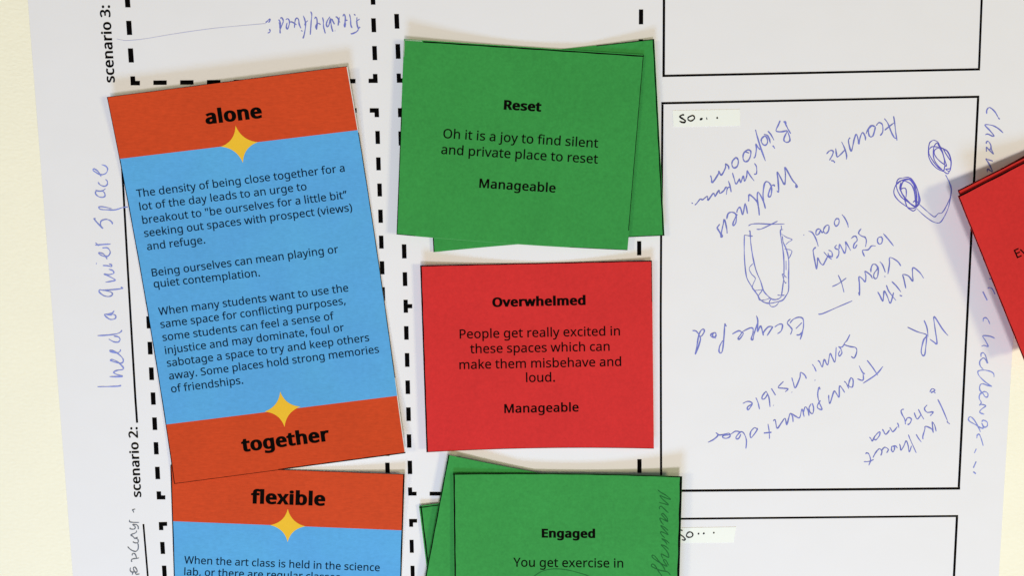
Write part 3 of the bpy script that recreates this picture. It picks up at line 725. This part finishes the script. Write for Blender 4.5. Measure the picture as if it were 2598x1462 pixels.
note('blue pen words flexible fixed written upside down', (660, 20, 9.2), [
    '125,330 150,320 210,260 230,260 215,320 185,320', '210,490 230,510 225,560 175,580', '430,265 460,310 480,400 465,500 468,590', '440,330 460,420 470,470 520,370 540,290 500,220 470,245',
    '600,270 640,245 680,290 680,370 640,490 610,440 630,340', '700,325 750,325 850,390', '800,460 810,330 830,250 870,235 900,280 910,370 950,470', '955,520 990,540',
    '1005,175 1045,280 1060,400 1040,560 1010,680 990,700', '1040,400 1060,340 1115,290', '1178,80 1205,150 1190,330 1170,620', '1270,250 1300,205 1325,260 1330,370 1320,490 1300,450 1310,390 1360,355 1410,385',
    '1455,215 1475,300 1480,430 1520,590', '1630,200 1570,290 1545,380 1570,440 1610,380 1645,240 1650,330 1670,460 1700,550', '1670,250 1735,375', '1744,525 1752,527', '1760,205 1800,220 1865,340',
    '1845,210 1830,310 1820,410', '1930,190 1960,140 1985,200 1985,300 1960,400 1975,435 1990,380 1985,290 2040,285', '2085,140 2110,260 2115,380 2145,465',
    '2260,215 2255,300 2265,400 2290,490 2250,550 2140,600 2120,585', '2240,310 2320,255', '2290,480 2330,440', '2190,140 2225,170'], width=3.0)
note('long faint pen line under the upside down words', (0, 0, 1), ['296,98 310,101 324,102 366,98 425,88 483,79 552,70 650,61 674,59'], M_PEN_FAINT, 1.3)
note('grey pen word running up the left margin', (290, 1230, 6.253), [
    '308,450 300,425 288,408 312,398 332,394', '245,566 238,585 250,598 300,605 395,606',
    '378,716 380,680 360,648 325,638 292,642 325,668 332,690 318,710 285,714 252,706 250,690', '352,735 340,770 262,803 295,828 320,856 372,866',
    '372,840 330,858 320,870', '292,912 325,930 368,930 380,905 372,870', '368,930 380,970 376,1030 350,1062 320,1066 270,1045 235,1018 212,990',
    '285,1226 270,1222 275,1195 310,1182 345,1180 392,1170', '345,1180 350,1165 335,1118 308,1098 284,1110 286,1132',
    '285,1440 290,1415 310,1390 350,1400 362,1385', '258,1325 250,1360 268,1392 300,1392', '322,1310 300,1335 312,1370 330,1395 362,1385 350,1345 322,1310', '330,1395 345,1430 400,1425'
], M_PEN_GREY, 2.7)

# ------------------------------------------------------------------ cards
class Card:
    def __init__(self, name, tl, tr, br, bl, h, mat, label, cat, group, Lmid=(), Rmid=(), bow=(0, 0), th=0.22, n=28, m=24):
        self.Lc = curve([(0, tl)] + list(Lmid) + [(1, bl)])
        self.Rc = curve([(0, tr)] + list(Rmid) + [(1, br)])
        self.bow = bow
        o = Vector(tl); ex = Vector(tr) - o; ey = Vector(bl) - o
        det = ex.x * ey.y - ex.y * ey.x
        def st(u, v):
            dx, dy = u - o.x, v - o.y
            return ((dx * ey.y - dy * ey.x) / det, (ex.x * dy - ex.y * dx) / det)
        self.h = lambda u, v: h(*st(u, v)) * MM
        self.surf = Surf(self.h)
        V, F = patch(self.Lc, self.Rc, self.h, n, m, th * MM, bow=bow)
        c = (Vector(V[0]) + Vector(V[n]) + Vector(V[(n + 1) * (m + 1) - 1])) / 3
        self.obj = mesh_obj(name, V, F, mat, loc=(c.x, c.y, 0.0), smooth=False)
        tag(self.obj, label, cat, group)
    def pt(self, s, t):
        a, b = self.Lc(t), self.Rc(t)
        return (a[0] + (b[0] - a[0]) * s, a[1] + (b[1] - a[1]) * s + 4 * s * (1 - s) * (self.bow[0] * (1 - t) + self.bow[1] * t))
    def band(self, name, mat, t0, t1, s0=0.002, s1=0.998, eps=0.03):
        lf, rf = self.Lc, self.Rc
        (a0, b0), (a1, b1) = t0, t1                      # slanted edges: (left t, right t)
        V, F = [], []
        n, m = 28, 14
        for j in range(m + 1):
            k = j / m
            for i in range(n + 1):
                s = s0 + (s1 - s0) * i / n
                ta = a0 + (b0 - a0) * s; tb = a1 + (b1 - a1) * s
                u, v = self.pt(s, ta + (tb - ta) * k)
                V.append(self.surf.at(u, v, eps * MM))
        for j in range(m):
            for i in range(n):
                q = j * (n + 1) + i
                F.append((q, q + n + 1, q + n + 2, q + 1))
        return mesh_obj(name, V, up_faces(V, F), mat, self.obj)
    def border(self, segs, name='printed_border', mat=None):
        """cut-line remains printed along the edges: (edge, from, to, inset px, width px)"""
        V, F = [], []
        for (e, a, b, ins, w) in segs:
            k = 24
            for i in range(k + 1):
                x = a + (b - a) * i / k
                wob = 1 + 0.12 * math.sin(i * 1.7 + a * 9)
                if e in 'LR':
                    p = Vector(self.pt(0 if e == 'L' else 1, x)); q = Vector(self.pt(1 if e == 'L' else 0, x))
                else:
                    p = Vector(self.pt(x, 0 if e == 'T' else 1)); q = Vector(self.pt(x, 1 if e == 'T' else 0))
                d = (q - p).normalized()
                p0 = p + d * ins; p1 = p0 + d * (w * wob * 1.08)
                V.append(self.surf.at(p0.x, p0.y, 0.055 * MM)); V.append(self.surf.at(p1.x, p1.y, 0.055 * MM))
                if i:
                    c = len(V)
                    F.append((c - 4, c - 3, c - 1, c - 2))
        return mesh_obj(name, V, up_faces(V, F), mat or M_BLACK, self.obj)

def star(card, top, right, bottom, left, eps=0.075):
    """four pointed star: concave sides between its tips"""
    tips = [Vector(p) for p in (top, right, bottom, left)]
    c = (tips[0] + tips[1] + tips[2] + tips[3]) / 4
    V = [card.surf.at(c.x, c.y, eps * MM)]
    ring = []
    for i in range(4):
        a, b = tips[i], tips[(i + 1) % 4]
        q = c + ((a + b) / 2 - c) * 0.36
        for k in range(10):
            t = k / 10
            ring.append(a * (1 - t) ** 2 + q * 2 * t * (1 - t) + b * t * t)
    for p in ring:
        V.append(card.surf.at(p.x, p.y, eps * MM))
    n = len(ring)
    F = [(0, 1 + i, 1 + (i + 1) % n) for i in range(n)]
    return mesh_obj('star', V, up_faces(V, F), M_YELLOW, card.obj)

def hump(x, a):
    """0 at x>=a rising as a square to 1 at x=0"""
    return max(0.0, (a - x) / a) ** 2

GG, GR, GT = 'green feeling cards', 'red feeling cards', 'orange and blue topic cards'
# upper green pair
gb = Card('feeling_card', (1073, 155), (1660, 98), (1686, 598), (1100, 640),
          lambda s, t: 0.32 + 2.6 * hump(1 - s, 0.6) + 1.2 * hump(s, 0.5), M_GREEN,
          'blank looking green card lying under the green Reset card, its right side sticking out', 'card', GG, bow=(3, -5))
gb.border([('R', 0.0, 1.0, 1.0, 3.0), ('T', 0.75, 1.0, 0, 2.0), ('B', 0.6, 1.0, 0, 1.6), ('L', 0.85, 1.0, 0, 2.2)])
gr = Card('feeling_card', (1025, 98), (1634, 138), (1592, 635), (1006, 595),
          lambda s, t: 1.25 + 3.4 * hump(s, 0.62) + 2.4 * hump(1 - s, 0.55), M_GREEN,
          'green card reading Reset, lying on top of another green card', 'card', GG, bow=(0, 4))
gr.border([('T', 0.08, 1.0, 2.5, 3.0), ('R', 0.0, 0.9, 0.8, 1.4), ('L', 0.35, 1.0, 0.0, 1.8), ('B', 0.0, 0.08, 0, 1.4), ('B', 0.75, 1.0, 0, 1.0)])
gr.border([('B', 0.12, 0.62, 0.0, 0.8)], 'cut_edge', M_PALE_GREEN)
gr.border([('T', 0.005, 0.075, 1.0, 2.6), ('L', 0.01, 0.09, 0.6, 1.6)], 'worn_edge', M_WORN)
RZ = dict(org=(1090, 220), sc=4.834, up=(0.06, -1))
text('printed_text', gr.obj, gr.surf, [('Reset', 908, 277, 1368, 303)], 'black', M_TEXT, **RZ)
text('printed_text', gr.obj, gr.surf, [('Oh it is a joy to find silent', 165, 628, 2065, 748), ('and private place to reset', 140, 823, 2062, 943)], 'regular', M_TEXT, **RZ)
text('printed_text', gr.obj, gr.surf, [('Manageable', 607, 1238, 1543, 1298)], 'semibold', M_TEXT, **RZ)

# red card in the middle
rm = Card('feeling_card', (1066, 674), (1654, 661), (1659, 1139.5), (1082, 1148.7),
          lambda s, t: 0.32 + 3.4 * hump(s, 0.6) + 2.6 * hump(1 - s, 0.5), M_RED,
          'red card reading Overwhelmed, between the two green piles', 'card', GR, bow=(0, -6))
rm.border([('L', 0.0, 1.0, 0.0, 3.3), ('T', 0.0, 1.0, 0.0, 2.4), ('R', 0.0, 0.22, 0.0, 1.4), ('B', 0.0, 1.0, 0.0, 0.9)])
OZ = dict(org=(1130, 730), sc=4.2646, up=(-0.02, -1))
text('printed_text', rm.obj, rm.surf, [('Overwhelmed', 508, 210, 1518, 187)], 'black', M_TEXT, **OZ)
text('printed_text', rm.obj, rm.surf, [('People get really excited in', 155, 553, 1890, 518), ('these spaces which can', 268, 713, 1778, 685),
                                       ('make them misbehave and', 152, 885, 1903, 850), ('loud.', 873, 1025, 1187, 1020)], 'regular', M_TEXT, **OZ)
text('printed_text', rm.obj, rm.surf, [('Manageable', 638, 1360, 1443, 1343)], 'semibold', M_TEXT, **OZ)

# lower green pile
g3 = Card('feeling_card', (1063, 1285), (1640, 1212), (1698, 1680), (1121, 1751),
          lambda s, t: 0.32 + 1.2 * hump(s, 0.5), M_GREEN,
          'bottom green card of the Engaged pile, only its left corner showing', 'card', GG)
g3.border([('L', 0.0, 1.0, 3.0, 3.0), ('T', 0.0, 0.5, 3.0, 2.2)])
g2 = Card('feeling_card', (1137, 1155.4), (1718, 1256), (1632, 1718), (1050, 1617),
          lambda s, t: 1.95 + 2.0 * hump(s, 0.5) , M_GREEN,
          'tilted green card, second in the Engaged pile, its upper left corner showing', 'card', GG, bow=(6, 0))
g2.border([('L', 0.0, 1.0, 0.4, 2.6)])
ge = Card('feeling_card', (1148.6, 1203), (1731, 1210), (1718, 1680), (1154, 1668),
          lambda s, t: 2.6 + 2.4 * hump(s, 0.5) + 3.2 * hump(1 - s, 0.5), M_GREEN,
          'green card reading Engaged, topmost of its pile, pencil writing down its right edge', 'card', GG, bow=(-4, 0))
ge.border([('L', 0.0, 1.0, 1.5, 3.4), ('T', 0.0, 1.0, 0.3, 2.2), ('R', 0.0, 1.0, 0.4, 5.0)])
EZ = dict(org=(1280, 1320), sc=8.05, up=(-0.004, -1))
text('printed_text', ge.obj, ge.surf, [('Engaged', 760, 363, 1852, 372)], 'black', M_TEXT, **EZ)
text('printed_text', ge.obj, ge.surf, [('You get exercise in', 180, 960, 2425, 980)], 'regular', M_TEXT, **EZ)
ink('pencil_mark', ge.obj, ge.surf, (1280, 1320, 8.05), ['400,1420 480,1260 620,1143 760,1060 920,1015 1110,1008 1340,1040 1560,1100 1690,1143 1900,1260 2000,1450'], M_PENCIL, 1.7, 'pencil arc below the text line')
ink('pencil_mark', ge.obj, ge.surf, (1640, 1230, 6.25), [
    '180,85 230,130 300,170 385,240 300,215 215,180 260,240 350,325 280,310 205,290', '210,395 205,365 235,350 270,380 350,455',
    '340,595 330,540 270,470 240,480 280,530 340,595 270,560 215,540 230,590 270,645', '345,735 280,680 228,658 280,720 345,800 280,770 225,755 240,800 290,850',
    '365,940 310,890 245,865 300,910 330,960', '355,1035 300,985 235,965 290,1020 340,1090 355,1160 300,1140 240,1110 240,1140 265,1180',
    '350,1290 310,1210 270,1205 300,1260 330,1305 260,1275 170,1220 95,1160 95,1130 130,1140 200,1225 260,1300 300,1370',
    '380,1440 330,1390 250,1375 170,1350 90,1310 80,1280 110,1270 150,1310 190,1380 240,1450 300,1560'], M_PENCIL, 2.3, 'pencilled word Meaning running down the edge')

# topic cards
fx = Card('topic_card', (432, 1181), (1026.5, 1204), (998, 2170), (462, 2150),
          lambda s, t: 0.32 + 2.6 * hump(1 - s, 0.7) * hump(t, 0.35), M_CORE,
          'orange and blue card headed flexible, tucked under the lower end of the alone card', 'card', GT, Lmid=[(0.29, (441, 1462))], Rmid=[(0.267, (1018.5, 1462))], m=40)
fx.band('title_band', M_ORANGE, (0.0, 0.0), (0.1472, 0.148))
fx.band('text_panel', M_BLUE, (0.1472, 0.148), (0.85, 0.85))
fx.band('title_band', M_ORANGE, (0.85, 0.85), (1.0, 1.0))
fx.border([('L', 0.0, 1.0, 0.0, 2.6), ('R', 0.0, 1.0, 0.0, 3.2), ('T', 0.0, 1.0, 0.0, 1.4)])
FZ = dict(org=(420, 1220), sc=4.025, up=(0.03, -1))
star(fx, (420 + 1248 / 4.025, 1220 + 290 / 4.025), (420 + 1430 / 4.025, 1220 + 470 / 4.025), (420 + 1247 / 4.025, 1220 + 632 / 4.025), (420 + 1068 / 4.025, 1220 + 457 / 4.025))
text('printed_text', fx.obj, fx.surf, [('flexible', 870, 235, 1630, 260)], 'black', M_TEXT, **FZ)
text('printed_text', fx.obj, fx.surf, [('When the art class is held in the science', 190, 850, 2187, 930)], 'regular', M_TEXT_BLUE, **FZ)
text('printed_text', fx.obj, fx.surf, [('lab, or there are regular classes', 190, 970, 2187, 1045)], 'regular', M_TEXT_BLUE, em=0.0266, **FZ)

al = Card('topic_card', (271, 245.5), (881, 167), (1029, 1151), (442, 1229),
          lambda s, t: 0.75 + 3.6 * hump(t, 0.42) + (1.4 + 2.4 * s) * hump(1 - t, 0.42), M_CORE,
          'orange and blue card from alone to together, lying at a slant over the flexible card', 'card', GT,
          Lmid=[(0.46, (358, 700))], Rmid=[(0.16, (908.3, 326)), (0.84, (1008, 998))], m=40)
al.band('title_band', M_ORANGE, (0.0, 0.0), (0.159, 0.1636), s1=0.9965)
al.band('text_panel', M_BLUE, (0.159, 0.1636), (0.8455, 0.847))
al.band('title_band', M_ORANGE, (0.8455, 0.847), (1.0, 1.0), s1=0.9965)
al.border([('T', 0.0, 1.0, 0.0, 1.2), ('L', 0.0, 0.16, 0.0, 1.3), ('L', 0.16, 1.0, 0.0, 1.9), ('R', 0.17, 0.8, 0.0, 1.5), ('B', 0.0, 0.45, 0.0, 1.2), ('B', 0.45, 1.0, 0.0, 2.6)])
A5, A4 = 5.3667, 3.903
star(al, (480 + 630 / A5, 160 + 850 / A5), (480 + 935 / A5, 160 + 1075 / A5), (480 + 732 / A5, 160 + 1358 / A5), (480 + 430 / A5, 160 + 1137 / A5))
star(al, (400 + 1213 / A4, 980 + 55 / A4), (400 + 1415 / A4, 980 + 205 / A4), (400 + 1257 / A4, 980 + 407 / A4), (400 + 1058 / A4, 980 + 255 / A4))
text('printed_text', al.obj, al.surf, [('alone', 228, 832, 1000, 742)], 'black', M_TEXT, org=(480, 160), sc=A5, up=(-0.15, -1))
text('printed_text', al.obj, al.surf, [('together', 838, 656, 1707, 543)], 'black', M_TEXT, org=(400, 980), sc=A4, up=(-0.14, -1))
T1 = dict(org=(320, 400), sc=4.265, up=(-0.155, -1))
T2 = dict(org=(360, 700), sc=4.155, up=(-0.15, -1))
text('printed_text', al.obj, al.surf, [('The density of being close together for a', 117, 430, 2368, 150), ('lot of the day leads to an urge to', 150, 572, 1957, 350),
     ('breakout to "be ourselves for a little bit\u201d', 180, 718, 2395, 440), ('seeking out spaces with prospect (views)', 200, 860, 2450, 578),
     ('and refuge.', 230, 1003, 858, 928)], 'regular', M_TEXT_BLUE, **T1)
text('printed_text', al.obj, al.surf, [('Being ourselves can mean playing or', 283, 1288, 2300, 1030), ('quiet contemplation.', 303, 1410, 1450, 1285)], 'regular', M_TEXT_BLUE, **T1)
text('printed_text', al.obj, al.surf, [('When many students want to use the', 180, 418, 2180, 165), ('same space for conflicting purposes,', 200, 553, 2150, 300),
     ('some students can feel a sense of', 222, 690, 2032, 462), ('injustice and may dominate, foul or', 248, 828, 2135, 583),
     ('sabotage a space to try and keep others', 268, 962, 2400, 690), ('away. Some places hold strong memories', 290, 1098, 2503, 812),
     ('of friendships.', 312, 1235, 1070, 1140)], 'regular', M_TEXT_BLUE, **T2)

# red pile at the right edge
def rc(tl, a, b, z0, label):
    """red card of the right-hand pile: a = top edge slope, b = left edge drift"""
    tr = (tl[0] + 545, tl[1] + 545 * a); bl = (tl[0] + b * 430, tl[1] + 430)
    br = (tr[0] + b * 430 - 10, tr[1] + 430 + 6)
    return Card('feeling_card', tl, tr, br, bl, lambda s, t: z0 + 7.5 * hump(s, 0.8), M_RED, label, 'card', GR)
r3 = rc((2438, 484), -0.555, 0.428, 0.6, 'lowest red card of the pile at the right edge, showing only a thin sliver')
r2 = rc((2430, 483), -0.503, 0.440, 1.7, 'middle red card of the pile at the right edge, showing as a dark red strip')
r1 = rc((2430.7, 497.4), -0.515, 0.402, 2.9, 'red card lettered E, topmost of the pile at the right edge')
r3.border([('T', 0.0, 1.0, 0.0, 2.5), ('L', 0.0, 1.0, 0.0, 2.5)])
r2.border([('T', 0.0, 1.0, 0.0, 2.6), ('L', 0.0, 1.0, 0.0, 2.2)])
r1.border([('T', 0.0, 1.0, 0.0, 3.6), ('L', 0.0, 1.0, 0.0, 2.2)])
text('printed_text', r1.obj, r1.surf, [('Ev', 490, 915, 640, 845)], 'regular', M_TEXT, org=(2540, 580), sc=12.08, up=(-0.43, -1), em=0.0318)

for o in bpy.data.objects:
    for k in ('_base', '_root'):
        if k in o:
            del o[k]
